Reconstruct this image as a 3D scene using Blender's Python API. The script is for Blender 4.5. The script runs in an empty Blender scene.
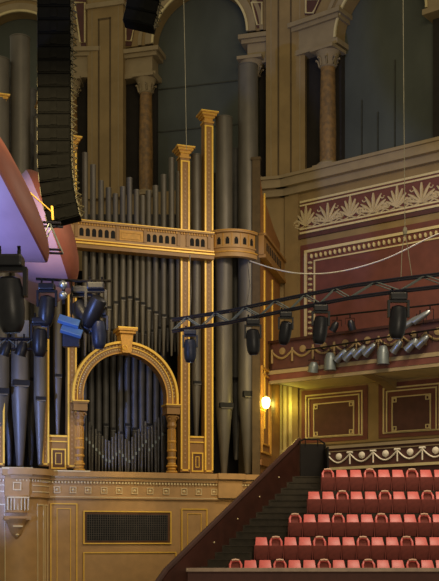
import bpy, bmesh, math, random
from math import pi, sin, cos, radians as R
from mathutils import Vector, Matrix
random.seed(7)
SC = bpy.context.scene
COL = SC.collection
# ------------------------------------------------------------------ camera
F, HX, HY, CZ = 1100.0, 219.5, 540.0, 8.0      # focal length (px), principal column, horizon row, eye height
cam = bpy.data.objects.new('camera', bpy.data.cameras.new('camera'))
COL.objects.link(cam); SC.camera = cam
cam.location = (0, 0, CZ); cam.rotation_euler = (pi/2, 0, 0)
cam.data.sensor_fit = 'HORIZONTAL'; cam.data.sensor_width = 36
cam.data.lens = F/439*36; cam.data.shift_y = (HY-290.5)/439
cam.data.clip_end = 300
# ------------------------------------------------------------------ world, lights, exposure
W = bpy.data.worlds.new('hall_ambience'); SC.world = W; W.use_nodes = True
bg = W.node_tree.nodes['Background']; bg.inputs[0].default_value = (.80, .72, .52, 1); bg.inputs[1].default_value = .29
def light(name, typ, loc, to, energy, color, size=1, size_y=None, blend=.5, angle=40):
    d = bpy.data.lights.new(name, typ); o = bpy.data.objects.new(name, d); COL.objects.link(o)
    o.location = loc; d.energy = energy; d.color = color
    if typ == 'AREA':
        d.shape = 'RECTANGLE'; d.size = size; d.size_y = size_y or size
    else: d.shadow_soft_size = size
    if typ == 'SPOT': d.spot_size = R(angle); d.spot_blend = blend
    if to is not None: o.rotation_euler = (Vector(to)-Vector(loc)).to_track_quat('-Z', 'Y').to_euler()
    return o
light('house_light', 'AREA', (3, 16, 30), (3, 50, 12), 1750, (1, .80, .50), 12, 6)
light('frontal_fill', 'AREA', (9, 2, 11), (6, 50, 15), 1500, (1, .84, .60), 9, 4)  # unseen fill from the front, added to lift the dark parts under the balcony
light('stalls_light', 'AREA', (8, 37.5, 25), (5.5, 41, 8), 1550, (1, .82, .62), 5, 4)
light('organ_wash', 'SPOT', (-6, 22, 22), (-2, 49, 12), 13000, (1, .76, .38), .6, angle=34, blend=.8)
light('blue_wash', 'SPOT', (-16, 30, 9), (-9.8, 47.5, 12.3), 19000, (.26, .38, 1), .4, angle=31, blend=.9)
light('violet_wash', 'SPOT', (-13.5, 21, 11), (-5.5, 32, 17.5), 11000, (.22, .36, 1), .3, angle=40, blend=.8)
SC.view_settings.view_transform = 'Standard'; SC.view_settings.look = 'None'
SC.view_settings.exposure = 0.0; SC.view_settings.gamma = 1; SC.view_settings.use_curve_mapping = False
# ------------------------------------------------------------------ materials
def srgb(c): return tuple(((v/255)/12.92 if v/255 <= .04045 else ((v/255+.055)/1.055)**2.4) for v in c)
def mat(name, rgb, rough=.6, metal=0, var=.25, scale=3, bump=.0, rgb2=None, stretch=(1, 1, 1), emit=0, spec=.5):
    m = bpy.data.materials.new(name); m.use_nodes = True; nt = m.node_tree; b = nt.nodes['Principled BSDF']
    c = srgb(rgb); c2 = srgb(rgb2) if rgb2 else tuple(v*(1-var) for v in c)
    tc = nt.nodes.new('ShaderNodeTexCoord'); mp = nt.nodes.new('ShaderNodeMapping'); mp.inputs['Scale'].default_value = stretch
    nz = nt.nodes.new('ShaderNodeTexNoise'); nz.inputs['Scale'].default_value = scale; nz.inputs['Detail'].default_value = 4
    rp = nt.nodes.new('ShaderNodeValToRGB'); rp.color_ramp.elements[0].position = .35; rp.color_ramp.elements[1].position = .65
    rp.color_ramp.elements[0].color = (*c2, 1); rp.color_ramp.elements[1].color = (*c, 1)
    L = nt.links.new
    L(tc.outputs['Object'], mp.inputs[0]); L(mp.outputs[0], nz.inputs['Vector']); L(nz.outputs['Fac'], rp.inputs[0]); L(rp.outputs[0], b.inputs['Base Color'])
    b.inputs['Roughness'].default_value = rough; b.inputs['Metallic'].default_value = metal
    b.inputs['Specular IOR Level'].default_value = spec
    if bump:
        bp = nt.nodes.new('ShaderNodeBump'); bp.inputs['Strength'].default_value = bump; bp.inputs['Distance'].default_value = .05
        L(nz.outputs['Fac'], bp.inputs['Height']); L(bp.outputs[0], b.inputs['Normal'])
    if emit:
        b.inputs['Emission Color'].default_value = (*c, 1); b.inputs['Emission Strength'].default_value = emit
    return m
M = dict(
 stone=mat('painted_stone', (150, 125, 80), .8, var=.18, scale=1.2, bump=.15),
 stone2=mat('pale_stone', (156, 137, 102), .8, var=.15, scale=1.5, bump=.1),
 stonel=mat('relief_plaster', (196, 176, 132), .75, var=.12),
 stoned=mat('stone_joint', (92, 74, 46), .85),
 cream=mat('cream_plaster', (214, 196, 142), .7, var=.12),
 dred=mat('oxblood_paint', (112, 62, 50), .7, var=.2, scale=2),
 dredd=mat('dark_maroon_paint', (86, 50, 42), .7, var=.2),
 infill=mat('arch_drape', (84, 88, 78), .95, var=.22, scale=.7, stretch=(1, 1, .5)),
 gap=mat('dark_recess', (44, 38, 30), .9),
 gcol=mat('green_marble', (62, 62, 48), .35, var=.4, scale=4),
 ocol=mat('amber_marble', (146, 110, 60), .45, var=.35, scale=5, rgb2=(108, 84, 52)),
 wood=mat('varnished_oak', (160, 118, 60), .45, var=.18, scale=2.5, stretch=(1, 1, .3)),
 woodp=mat('pale_oak', (186, 146, 92), .5, var=.14, scale=2.5),
 woodd=mat('dark_oak', (104, 66, 34), .5, var=.25),
 woodo=mat('orange_oak', (150, 100, 50), .5, var=.2, scale=2),
 gilt=mat('gilding', (255, 208, 84), .38, .15, var=.12, scale=6),
 giltd=mat('aged_gilding', (214, 160, 66), .5, .1, var=.2, scale=8),
 white=mat('white_plaster', (240, 230, 206), .6, var=.06),
 pale=mat('pale_gilding', (228, 208, 156), .5, .05, var=.1),
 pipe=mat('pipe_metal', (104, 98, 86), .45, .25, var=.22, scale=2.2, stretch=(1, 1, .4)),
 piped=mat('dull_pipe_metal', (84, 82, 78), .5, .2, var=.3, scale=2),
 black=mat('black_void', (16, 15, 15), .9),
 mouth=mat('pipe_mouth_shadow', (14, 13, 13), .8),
 stair=mat('stair_carpet', (54, 46, 32), .85, var=.35, scale=5),
 mahog=mat('mahogany', (66, 36, 26), .42, var=.3, scale=2),
 iron=mat('black_iron', (20, 15, 13), .6, .0, spec=.2),
 chain=mat('chain_metal', (78, 72, 50), .6, .2),
 rail=mat('pale_rail', (176, 150, 128), .45),
 seatb=mat('lit_seat_red', (222, 104, 96), .42, var=.12, scale=6),  # seat red as lit from above, the light put into the colour
 seatd=mat('shaded_seat_red', (128, 58, 48), .8, var=.25, scale=7),  # same seat red toned darker, shade of the upright faces painted in
 seatw=mat('seat_highlight', (236, 190, 160), .3, var=.1),  # white highlight on the loop seats, put in as colour
 spk=mat('speaker_black', (13, 13, 12), .95, spec=.06, var=.3, scale=4),
 spkl=mat('speaker_grille', (17, 17, 16), .95, spec=.06, var=.3),
 fix=mat('fixture_black', (30, 30, 36), .38, .2, var=.3, scale=8),
 fixb=mat('fixture_blue_black', (36, 44, 70), .4, .2, var=.3, scale=8),
 fixs=mat('polished_aluminium', (170, 176, 178), .28, .8, var=.2),
 fixg=mat('grey_can', (122, 130, 128), .4, .4, var=.2),
 lens=mat('lens_glass', (90, 110, 150), .1, .3),
 truss=mat('truss_metal', (44, 44, 58), .35, .6),
 panelb=mat('blue_panel', (84, 122, 176), .35, .1, var=.1),
 mush=mat('blue_lit_fibreglass', (176, 140, 156), .55, var=.16, scale=1.1),  # diffuser paint on its blue-lit side, the tint put into the colour
 mushr=mat('warm_lit_terracotta', (126, 68, 50), .6, var=.15),  # same diffuser paint on the warm-lit side, browner tone painted in
 lattice=mat('lattice_metal', (92, 86, 78), .5, .2),
 beige=mat('beige_board', (128, 112, 84), .7),
 cable=mat('pale_cable', (150, 144, 122), .6), cablew=mat('white_cable', (226, 220, 204), .5), cabled=mat('dark_cable', (60, 54, 46), .6),
 rope=mat('yellow_strap', (232, 190, 84), .6),
 bulb=mat('lamp_glow', (255, 226, 120), .4, emit=14),
 floor=mat('stage_floor', (84, 60, 40), .6),
)
# ------------------------------------------------------------------ geometry helpers
class MB:
    def __init__(s): s.v = []; s.f = []
    def add(s, vs, fs):
        n = len(s.v); s.v += [tuple(p) for p in vs]; s.f += [tuple(n+i for i in f) for f in fs]; return s
    def box(s, x0, x1, y0, y1, z0, z1):
        return s.add([(x, y, z) for x in (x0, x1) for y in (y0, y1) for z in (z0, z1)],
                     [(0, 1, 3, 2), (4, 6, 7, 5), (0, 4, 5, 1), (2, 3, 7, 6), (0, 2, 6, 4), (1, 5, 7, 3)])
    def frame(s, x0, x1, y0, y1, z0, z1, t, tz=None):   # picture-frame moulding standing in the x-z plane
        tz = tz or t
        s.box(x0, x1, y0, y1, z1-tz, z1).box(x0, x1, y0, y1, z0, z0+tz)
        return s.box(x0, x0+t, y0, y1, z0+tz, z1-tz).box(x1-t, x1, y0, y1, z0+tz, z1-tz)
    def lathe(s, prof, c=(0, 0, 0), n=16, ax='z', a0=0, a1=2*pi):
        full = abs(a1-a0-2*pi) < 1e-6; m = n if full else n+1; vs = []; fs = []
        for r, h in prof:
            for k in range(m):
                a = a0+(a1-a0)*k/n; x, y = r*cos(a), r*sin(a)
                p = (x, y, h) if ax == 'z' else ((h, x, y) if ax == 'x' else (x, h, y))
                vs.append((c[0]+p[0], c[1]+p[1], c[2]+p[2]))
        for i in range(len(prof)-1):
            for k in range(n):
                j = (k+1) % m if full else k+1
                fs.append((i*m+k, i*m+j, (i+1)*m+j, (i+1)*m+k))
        if full: fs.append(tuple(range(m))[::-1]); fs.append(tuple((len(prof)-1)*m+k for k in range(m)))
        return s.add(vs, fs)
    def tube(s, pts, r, n=6):
        pts = [Vector(p) for p in pts]; vs = []; fs = []
        for i, p in enumerate(pts):
            t = (pts[min(i+1, len(pts)-1)]-pts[max(i-1, 0)]).normalized()
            a = t.cross(Vector((0, 0, 1)) if abs(t.z) < .9 else Vector((1, 0, 0))).normalized(); b = t.cross(a)
            rr = r[i] if isinstance(r, (list, tuple)) else r
            for k in range(n): vs.append(p+(a*cos(2*pi*k/n)+b*sin(2*pi*k/n))*rr)
        for i in range(len(pts)-1):
            for k in range(n): fs.append((i*n+k, i*n+(k+1) % n, (i+1)*n+(k+1) % n, (i+1)*n+k))
        fs.append(tuple(range(n))[::-1]); fs.append(tuple((len(pts)-1)*n+k for k in range(n)))
        return s.add(vs, fs)
    def ring(s, cx, cz, r0, r1, y0, y1, a0=0, a1=pi, n=40):       # flat arch ring in the x-z plane
        vs = []; fs = []
        for k in range(n+1):
            a = a0+(a1-a0)*k/n
            for r in (r0, r1):
                for y in (y0, y1): vs.append((cx+r*cos(a), y, cz+r*sin(a)))
        for k in range(n):
            q = 4*k
            fs += [(q, q+2, q+6, q+4), (q+1, q+5, q+7, q+3), (q, q+4, q+5, q+1), (q+2, q+3, q+7, q+6)]
        fs += [(0, 1, 3, 2), (4*n, 4*n+2, 4*n+3, 4*n+1)]
        return s.add(vs, fs)
    def prism(s, pts, y0, y1, ax='y'):                           # polygon in x-z extruded along y (or in x-y along z)
        n = len(pts); f = (lambda p, h: (p[0], h, p[1])) if ax == 'y' else (lambda p, h: (p[0], p[1], h))
        return s.add([f(p, y0) for p in pts]+[f(p, y1) for p in pts],
                     [tuple(range(n)), tuple(range(n, 2*n))[::-1]]+[(i, i+n, (i+1) % n+n, (i+1) % n) for i in range(n)])
    def arcband(s, cx, cy, r0, r1, z0, z1, a0, a1, n=20):        # curved wall standing on the x-y plane
        vs = []; fs = []
        for k in range(n+1):
            a = a0+(a1-a0)*k/n
            for r in (r0, r1):
                for z in (z0, z1): vs.append((cx+r*cos(a), cy+r*sin(a), z))
        for k in range(n):
            q = 4*k
            fs += [(q, q+1, q+5, q+4), (q+2, q+6, q+7, q+3), (q, q+4, q+6, q+2), (q+1, q+3, q+7, q+5)]
        fs += [(0, 2, 3, 1), (4*n, 4*n+1, 4*n+3, 4*n+2)]
        return s.add(vs, fs)
    def build(s, name, m, parent=None, smooth=False, bevel=0):
        me = bpy.data.meshes.new(name); me.from_pydata(s.v, [], s.f)
        bm = bmesh.new(); bm.from_mesh(me)
        if bevel: bmesh.ops.bevel(bm, geom=bm.edges[:], offset=bevel, segments=2, affect='EDGES', profile=.6)
        bmesh.ops.recalc_face_normals(bm, faces=bm.faces); bm.to_mesh(me); bm.free()
        me.materials.append(M[m])
        if smooth:
            me.polygons.foreach_set('use_smooth', [True]*len(me.polygons))
            try: me.set_sharp_from_angle(angle=R(38))
            except Exception: pass
        o = bpy.data.objects.new(name, me); COL.objects.link(o)
        if parent is not None: o.parent = parent
        return o
def tag(o, label=None, cat=None, group=None, kind=None):
    for k, v in (('label', label), ('category', cat), ('group', group), ('kind', kind)):
        if v: o[k] = v
    return o
def empty(name, loc, rot=0, **k):
    o = bpy.data.objects.new(name, None); COL.objects.link(o); o.location = loc; o.empty_display_size = .3
    o.rotation_euler = (0, 0, rot) if not isinstance(rot, tuple) else rot
    return tag(o, **k)
def kids(o): return [c for c in bpy.data.objects if c.parent == o]
def copy_tree(o, parent=None):
    c = o.copy(); COL.objects.link(c); c.parent = parent
    for ch in kids(o): copy_tree(ch, c)
    return c
def at(px, py, Y): return Vector(((px-HX)/F*Y, Y, CZ+(HY-py)/F*Y))
class Frame:      # a vertical plane through two plan points; local x runs along it, local y goes back into the wall
    def __init__(s, pxa, Ya, pxb, Yb, pxo=None):
        A = Vector(((pxa-HX)/F*Ya, Ya)); B = Vector(((pxb-HX)/F*Yb, Yb)); s.u = (B-A).normalized(); s.a = math.atan2(s.u.y, s.u.x); s.O = A
        s.O = A if pxo is None else A+s.u*s.S(pxo)
    def S(s, px, d=0):
        t = (px-HX)/F; c, n = s.u.x, s.u.y
        return (t*(s.O.y+d*c)-s.O.x+d*n)/(c-t*n)
    def P(s, px, py, d=0):
        x = s.S(px, d); Y = s.O.y+x*s.u.y+d*s.u.x
        return Vector((x, d, CZ+(HY-py)*Y/F))
    def Z(s, px, py, d=0): return s.P(px, py, d).z
    def world(s, x, d, z): return Vector((s.O.x+x*s.u.x-d*s.u.y, s.O.y+x*s.u.y+d*s.u.x, z))
    def empty(s, name, **k): return empty(name, (s.O.x, s.O.y, 0), s.a, **k)
ORD = 'first second third fourth fifth sixth seventh eighth ninth tenth eleventh twelfth thirteenth fourteenth fifteenth sixteenth seventeenth eighteenth'.split()

# ================================================================== SETTING
tag(MB().box(-24, 24, 26, 70, 2.8, 3.0).build('floor', 'floor'), kind='structure')

# ---- back wall: three arcaded bays
def bay(name, fr, x_l, x_r, ocx, orad, z_spring, z_low, z_ent0, z_ent1, pil, zt=40):
    """one bay: wall above an arched opening, entablature blocks, dark drape behind; pil = list of (s0,s1) pilasters"""
    w = tag(fr.empty(name), kind='structure')
    m = MB(); n = 36
    a = [(ocx+orad*cos(pi*k/n), z_spring+orad*sin(pi*k/n)) for k in range(n+1)]      # right to left
    a = [(x_r, z_spring), (x_r, z_spring)][:1]+a+[(x_l, z_spring)]
    for (xa, za), (xb, zb) in zip(a, a[1:]):
        if abs(xa-xb) < 1e-6: continue
        m.add([(xa, 0, za), (xb, 0, zb), (xb, 0, zt), (xa, 0, zt), (xa, .8, za), (xb, .8, zb)], [(0, 1, 2, 3), (0, 4, 5, 1)])
    m.build('spandrel_wall', 'stone', w)
    MB().ring(ocx, z_spring, orad, orad+.42, -.10, .1).ring(ocx, z_spring, orad+.62, orad+.82, -.08, .1).build('archivolt', 'stone2', w)
    MB().ring(ocx, z_spring, orad-.06, orad+.05, -.18, -.08).build('arch_bead', 'cream', w)
    MB().box(x_l-.2, x_r+.2, .85, 1.0, z_low-9, zt).build('drape', 'infill', w)
    for sx0, sx1 in ((x_l, ocx-orad), (ocx+orad, x_r)):
        e = MB()
        e.box(sx0, sx1, -.12, .9, z_ent0+.25, z_ent1-.42)
        for k, (h0, h1, o) in enumerate(((z_ent1-.42, z_ent1-.22, .28), (z_ent1-.22, z_ent1, .42), (z_ent0, z_ent0+.25, .2))):
            e.box(sx0-(.0 if sx0 == x_l else o), sx1+(0 if sx1 == x_r else o), -o, .9, h0, h1)
        e.build('entablature', 'stone2', w)
        MB().box(sx0, sx1, .5, .84, z_low, z_ent0).build('recess', 'gap', w)
    for s0, s1 in pil:
        p = MB().box(s0, s1, -.45, 0, z_low-.2, zt)
        q = (s1-s0)
        p.build('pilaster', 'stone', w)
        MB().box(s0+q*.30, s0+q*.34, -.47, -.44, z_low, z_low+9.2).box(s0+q*.62, s0+q*.66, -.47, -.44, z_low, z_low+9.2).box(s0+q*.30, s0+q*.66, -.47, -.44, z_low+9.1, z_low+9.2).build('pilaster_joint', 'stoned', w)
        MB().box(s0+q*.12, s0+q*.14, -.46, -.44, z_low, zt-2).box(s0+q*.86, s0+q*.88, -.46, -.44, z_low, zt-2).build('pilaster_edge', 'stone2', w)
        MB().box(s0-.08, s1+.08, -.58, 0, z_low+9.75, z_low+10).box(s0-.04, s1+.04, -.52, 0, z_low+10.8, z_low+11).build('pilaster_band', 'stone2', w)
    return w
def column(fr, px, py0, py1, d, r, m, label):
    p0 = fr.P(px, py1, d); p1 = fr.P(px, py0, d); o = fr.world(p0.x, d, 0)
    c = empty('column', (o.x, o.y, p0.z), fr.a, label=label, cat='column')
    h = p1.z-p0.z
    MB().lathe([(r*1.0, .3), (r*1.02, h*.35), (r*.88, h-.85)], n=20).build('shaft', m, c, True)
    MB().box(-r*1.4, r*1.4, -r*1.4, r*1.4, 0, .12).lathe([(r*1.35, .12), (r*1.4, .2), (r*1.1, .3)], n=16).build('base', 'stone2', c, True)
    k = MB().lathe([(r*.9, h-.9), (r*1.05, h-.85), (r*1.0, h-.78), (r*1.1, h-.5), (r*1.5, h-.16)], n=16)
    k.box(-r*1.6, r*1.6, -r*1.6, r*1.6, h-.16, h)
    for j in range(8):
        a = j*pi/4+pi/8
        k.tube([(r*cos(a), r*sin(a), h-.82), (r*1.25*cos(a), r*1.25*sin(a), h-.5), (r*1.5*cos(a), r*1.5*sin(a), h-.48)], .06, 5)
    k.build('capital', 'stone2', c, True)
    return c
ZL = 18.1+CZ       # ledge under the arcade
# bay 0 (left)
f0 = Frame(-25, 58.3, 105, 58.0)
x_l, x_r = f0.S(-60), f0.S(105)
ocx, orad = f0.S(20), 2.5
bay('wall_left', f0, x_l, x_r, ocx, orad, f0.Z(20, 59), ZL, f0.Z(75, 79), f0.Z(75, 50), [])
# bay 1 (centre)
f1 = Frame(105, 58.0, 285, 55.4)
x_l, x_r = f1.S(96), f1.S(286)
ocx = (f1.S(153)+f1.S(248))/2; orad = (f1.S(248)-f1.S(153))/2
bay('wall_back', f1, x_l, x_r, ocx, orad, f1.Z(200, 38), ZL, f1.Z(155, 77), f1.Z(155, 49), [(f1.S(87.5, -.45), f1.S(123, -.45)), (f1.S(266, -.45), f1.S(305, -.45))])
# bay 2 (right, swings towards the audience)
f2 = Frame(285, 55.4, 440, 50.2)
x_l, x_r = f2.S(292), f2.S(475)
ocx = (f2.S(336)+f2.S(428))/2; orad = (f2.S(428)-f2.S(336))/2
wr = bay('wall_right', f2, x_l, x_r, ocx, orad, f2.Z(380, 24), ZL, f2.Z(320, 50), f2.Z(320, 17), [(f2.S(452, -.4), f2.S(490, -.4))])
def spandrel_panel(fr, w, pts, name='spandrel_panel'):
    q = [fr.P(x, y, -.03) for x, y in pts]; cx = sum(p.x for p in q)/len(q); cz = sum(p.z for p in q)/len(q)
    MB().prism([(p.x, p.z) for p in q], -.06, 0).build(name, 'dredd', w)
    MB().tube([(cx+(p.x-cx)*.8, -.08, cz+(p.z-cz)*.8) for p in q+[q[0]]], .05, 5).build('panel_bead', 'cream', w)
wb = bpy.data.objects['wall_back']; wl = bpy.data.objects['wall_left']
spandrel_panel(f0, wl, [(73, -2), (86, -2), (86, 48), (80, 48)])
spandrel_panel(f1, wb, [(124, 0), (150, 0), (136, 22), (131, 46), (124, 46)])
spandrel_panel(f1, wb, [(250, 0), (263, 0), (263, 28), (257, 28)])
spandrel_panel(f2, wr, [(305, -2), (322, -2), (314, 15), (305, 15)])
column(f0, 71, 80, 198, -.05, .36, 'ocol', 'stone column between the hanging loudspeakers and the wide pale pilaster, upper left')
column(f1, 146, 77, 197, -.05, .36, 'ocol', 'brown marble column at the left side of the middle tall arch')
column(f1, 252, 60, 182, -.05, .40, 'gcol', 'dark green marble column behind the tallest organ pipe')
column(f2, 328, 50, 169, -.05, .40, 'ocol', 'amber marble column at the left side of the right-hand arch')
# drape seams / battens seen in the right arch
q = MB()
for px, y0, y1 in ((362, 100, 168), (378, 112, 168), (395, 60, 168)): a = f2.P(px, y0, .84); b = f2.P(px, y1, .84); q.box(a.x-.03, a.x+.03, .80, .85, b.z, a.z)
q.build('drape_batten', 'gcol', wr)
q = MB()
for py in (85, 128): a = f1.P(200, py, .84); q.box(f1.S(158, .84), f1.S(243, .84), .80, .85, a.z-.03, a.z+.03)
q.build('drape_batten', 'gcol', wb)

# lower walls, ledges
MB().box(f1.S(60), f1.S(286)+.05, 0, .5, 3, ZL).build('lower_wall', 'stone', wb)
MB().box(f0.S(-60), f0.S(105)+.05, 0, .5, 3, ZL).build('lower_wall', 'stone', wl)
MB().box(-.02, f2.S(490), 0, .5, 3, ZL).build('lower_wall', 'stone', wr)
def ledge(fr, w, xa, xb, d):
    MB().box(xa, xb, d, .05, ZL-.5, ZL-.05).box(xa, xb, d-.12, .05, ZL-.1, ZL+.05).box(xa, xb, d*.5, .05, ZL-.85, ZL-.5).build('cornice', 'stone2', w)
ledge(f1, wb, f1.S(255), f1.S(286)+.2, -.6); ledge(f2, wr, -.2, f2.S(490), -.6)
# pilaster strip at the left end of the right wall, between organ and frieze
MB().box(f2.S(286), f2.S(299), -.12, 0, 11, ZL-.85).build('pilaster', 'stone', wr)
# frieze with acanthus
def zz(py300): return f2.Z(301, py300)
XL, XR = f2.S(301), f2.S(490)
zt, zb_ = zz(202), zz(235)
MB().box(XL, XR, -.06, 0, zb_, zt).build('frieze_ground', 'dred', wr)
b = MB()
for z0, z1 in ((zt-.10, zt), (zt-.27, zt-.19), (zb_, zb_+.10), (zb_+.2, zb_+.28)): b.box(XL, XR, -.12, -.05, z0, z1)
b.build('frieze_moulding', 'cream', wr)
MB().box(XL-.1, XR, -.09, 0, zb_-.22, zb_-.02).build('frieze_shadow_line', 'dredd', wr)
orn = MB(); step = (f2.S(372)-f2.S(349)); cz = (zt+zb_)/2; x = f2.S(307); k = 0
while x < XR-.3:
    up = 1; fan = k % 2
    base = cz-.47
    for j in range(-3, 4):
        a = j*(.42 if fan else .27); L = (.92-.09*abs(j)) if fan else (1.02-.16*abs(j))
        pts = [(x+L*t*sin(a)+.10*j*t*t*.6, -.10, base+up*(L*t*cos(a))) for t in (0, .35, .7, 1)]
        orn.tube(pts, [.03, .075, .085, .04], 5)
    for sg in (-1, 1):
        c0 = (x+sg*step*.42, base+up*.26)
        orn.tube([(c0[0]+sg*(.2-.012*i)*cos(i*.55), -.10, c0[1]-.1+(.2-.016*i)*sin(i*.55)) for i in range(11)], .055, 5)
        orn.tube([(x+sg*.1, -.10, base), (x+sg*step*.3, -.10, base-.08), (x+sg*step*.5, -.1, base+.05)], .04, 5)
        if fan: orn.tube([(c0[0]-sg*.02+sg*(.15-.01*i)*cos(i*.55+2), -.10, c0[1]+.42+(.15-.012*i)*sin(i*.55+2)) for i in range(9)], .035, 5)
    x += step; k += 1
orn.build('frieze_ornament', 'stonel', wr)
# large maroon panel with gilded frame above the balcony
zt2, zb2 = zz(246), zz(358)
MB().box(XL, XR, -.05, 0, zb2, zt2).build('wall_panel', 'dred', wr)
X0 = f2.S(305.5)
MB().frame(X0, XR, -.14, -.04, zb2+.25, zt2-.30, .13).frame(X0+.55, XR, -.12, -.04, zb2+.8, zt2-.85, .07).build('panel_frame', 'cream', wr)
d_ = MB(); zc = zt2-.30-.34
x = X0+.42
while x < XR: d_.lathe([(.02, -.07), (.1, -.04), (.13, 0), (.1, .04), (.02, .07)], (x, -.10, zc), 6, 'x'); x += .27
z = zt2-.95
while z > zb2+.5: d_.lathe([(.02, -.07), (.1, -.04), (.13, 0), (.1, .04), (.02, .07)], (X0+.34, -.10, z), 6); z -= .27
x = X0+.42
while x < XR: d_.lathe([(.02, -.07), (.1, -.04), (.13, 0), (.1, .04), (.02, .07)], (x, -.10, zb2+.62), 6, 'x'); x += .27
d_.build('leaf_moulding', 'cream', wr)
MB().box(X0+.62, XR, -.07, -.04, zb2+.87, zt2-.92).build('panel_field', 'dred', wr)
# box-level panels under the balcony
for k, (a, b_) in enumerate(((302, 368), (379, 446))):
    xa, xb = f2.S(a), f2.S(b_); za, zb3 = f2.Z(302, 443.5), f2.Z(302, 391.5)
    MB().box(xa, xb, -.05, 0, za, zb3).build('wall_panel', 'dred', wr)
    MB().frame(xa+.25, xb-.25, -.10, -.04, za+.2, zb3-.22, .07).frame(xa+.42, xb-.42, -.10, -.04, za+.2, zb3-.38, .06).frame(xa+.72, xb-.72, -.10, -.04, za+.25, zb3-.68, .05).build('panel_frame', 'cream', wr)
    MB().box(xa+.78, xb-.78, -.08, -.04, za+.3, zb3-.74).build('panel_field', 'dredd', wr)
    q = MB()
    for cx in (xa+.88, xb-.88):
        for cz in (zb3-.85, za+.42): q.frame(cx-.1, cx+.1, -.12, -.07, cz-.1, cz+.1, .04)
    q.build('panel_corner', 'cream', wr)
MB().box(f2.S(300), XR, -.1, 0, f2.Z(302, 452), f2.Z(302, 446)).build('skirting', 'stoned', wr)
# pale pilaster shafts lit by the wall lamp
q = MB()
for px in (281, 286.5, 292): q.box(f2.S(px)-.09, f2.S(px)+.09, -.16, -.0, f2.Z(290, 463), f2.Z(290, 383))
q.box(f2.S(279), f2.S(295), -.22, 0, f2.Z(290, 383), f2.Z(290, 379))
q.box(f2.S(279), f2.S(295), -.24, 0, f2.Z(290, 458), f2.Z(290, 450))
q.build('fluted_pilaster', 'cream', wr)

# ---- balcony on the right wall
bal = f2.empty('balcony', label='long maroon and cream balcony with swags along the right wall', cat='balcony')
D = -2.9
xa, xb = f2.S(270, D), f2.S(480, D)
bz0, bz1 = f2.Z(300, 379, D), f2.Z(300, 340, D)
MB().box(xa+.1, xb, D+.15, 0, bz0-.02, bz0+.12).build('soffit', 'cream', bal)
MB().box(xa, xb, D, D+.14, bz0+.15, bz1).build('parapet', 'dredd', bal)
MB().box(xa-.08, xb, D-.12, D+.2, bz1, bz1+.12).build('handrail', 'mahog', bal)
MB().box(xa-.05, xb, D-.10, D+.1, bz0+.34, bz0+.52).box(xa-.02, xb, D-.05, D+.12, bz0-.1, bz0+.06).build('cornice', 'stone2', bal)
MB().box(xa-.05, xb, D-.07, D+.1, bz0+.06, bz0+.34).build('fascia', 'dred', bal)
MB().box(xa, xa+.14, D, 0, bz0-.02, bz1).build('end_parapet', 'dredd', bal)
sw = MB(); x = xa+.15; st = 1.15
while x < xb-1:
    sw.tube([(x+st*t/8, D-.05, bz1-.42-.34*sin(pi*t/8)) for t in range(9)], .055, 5)
    sw.tube([(x, D-.05, bz1-.3), (x, D-.05, bz1-.95)], .06, 5)
    sw.lathe([(.02, -.08), (.17, -.05), (.17, 0)], (x+st/2, D, bz1-.42), 10, 'y')
    x += st
sw.build('swag', 'stone', bal, True)
for px in (369,):
    xx = f2.S(px, -2.2); MB().prism([(-2.7, 0), (0, 0), (0, -.5), (-.3, -.42), (-1.0, -.2)], -.25, .25).build('bracket', 'stone', bal).matrix_local = Matrix.Translation((xx, 0, bz0)) @ Matrix.Rotation(pi/2, 4, 'Z')

# ---- parapet with white swags behind the top seats
f3 = Frame(326, 46.6, 428, 43.2)
par = tag(f3.empty('wall_parapet'), kind='structure')
px0, pxe = 0, f3.S(475)
pz1, pz0 = f3.Z(326, 447), f3.Z(326, 471)
MB().box(px0, pxe, 0, .3, 7, pz1).build('parapet_wall', 'dredd', par)
MB().box(px0, pxe, -.08, .35, pz1-.1, pz1+.02).box(px0, pxe, -.04, 0, pz1-.24, pz1-.2).build('coping', 'stone2', par)
MB().box(px0, pxe, -.08, 0, pz0+.02, pz0+.13).build('lower_moulding', 'cream', par)
sw = MB(); x = .1; st = f3.S(350)-f3.S(327.5)
while x < pxe-.5:
    sw.tube([(x+st*t/12, -.04, pz1-.34-.36*sin(pi*t/12)) for t in range(13)], .034, 5)
    sw.tube([(x, -.04, pz1-.26), (x, -.04, pz1-.78)], .035, 5); sw.tube([(x-.14, -.04, pz1-.3), (x+.14, -.04, pz1-.3)], .045, 5)
    sw.lathe([(.02, -.1), (.13, -.06), (.15, 0)], (x+st/2, 0, pz1-.44), 12, 'y')
    x += st
sw.build('plaster_swag', 'white', par, True)

# ---- seating tiers and stair
ROWS = [(228, 562.5, 39.0), (254, 539.5, 39.8), (288, 516.5, 40.6), (307, 493.5, 41.4), (321, 471.5, 42.2)]   # left px, backrest row, distance
tz = [at(0, r[1], r[2]).z-.76 for r in ROWS]
tx = [at(r[0], 0, r[2]).x-.08 for r in ROWS]
XE = 9.6
tier = MB()
for i, (lp, py, Y) in enumerate(ROWS):
    tier.box(tx[i], XE, Y-.42, (ROWS[i+1][2]-.42 if i < 4 else Y+1.1), 4, tz[i])
tag(tier.build('floor_tier', 'stair'), kind='structure')
tag(MB().box(-1.2, 10.5, 38.2, 38.34, 4, at(0, 571, 38.2).z).build('wall_front', 'dredd'), kind='structure')
tag(MB().box(-1.25, 10.5, 38.12, 38.40, at(0, 571.5, 38.2).z, at(0, 568, 38.2).z).build('handrail', 'rail', smooth=False), label='pale horizontal rail running along the front of the red seats', cat='rail')
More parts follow.
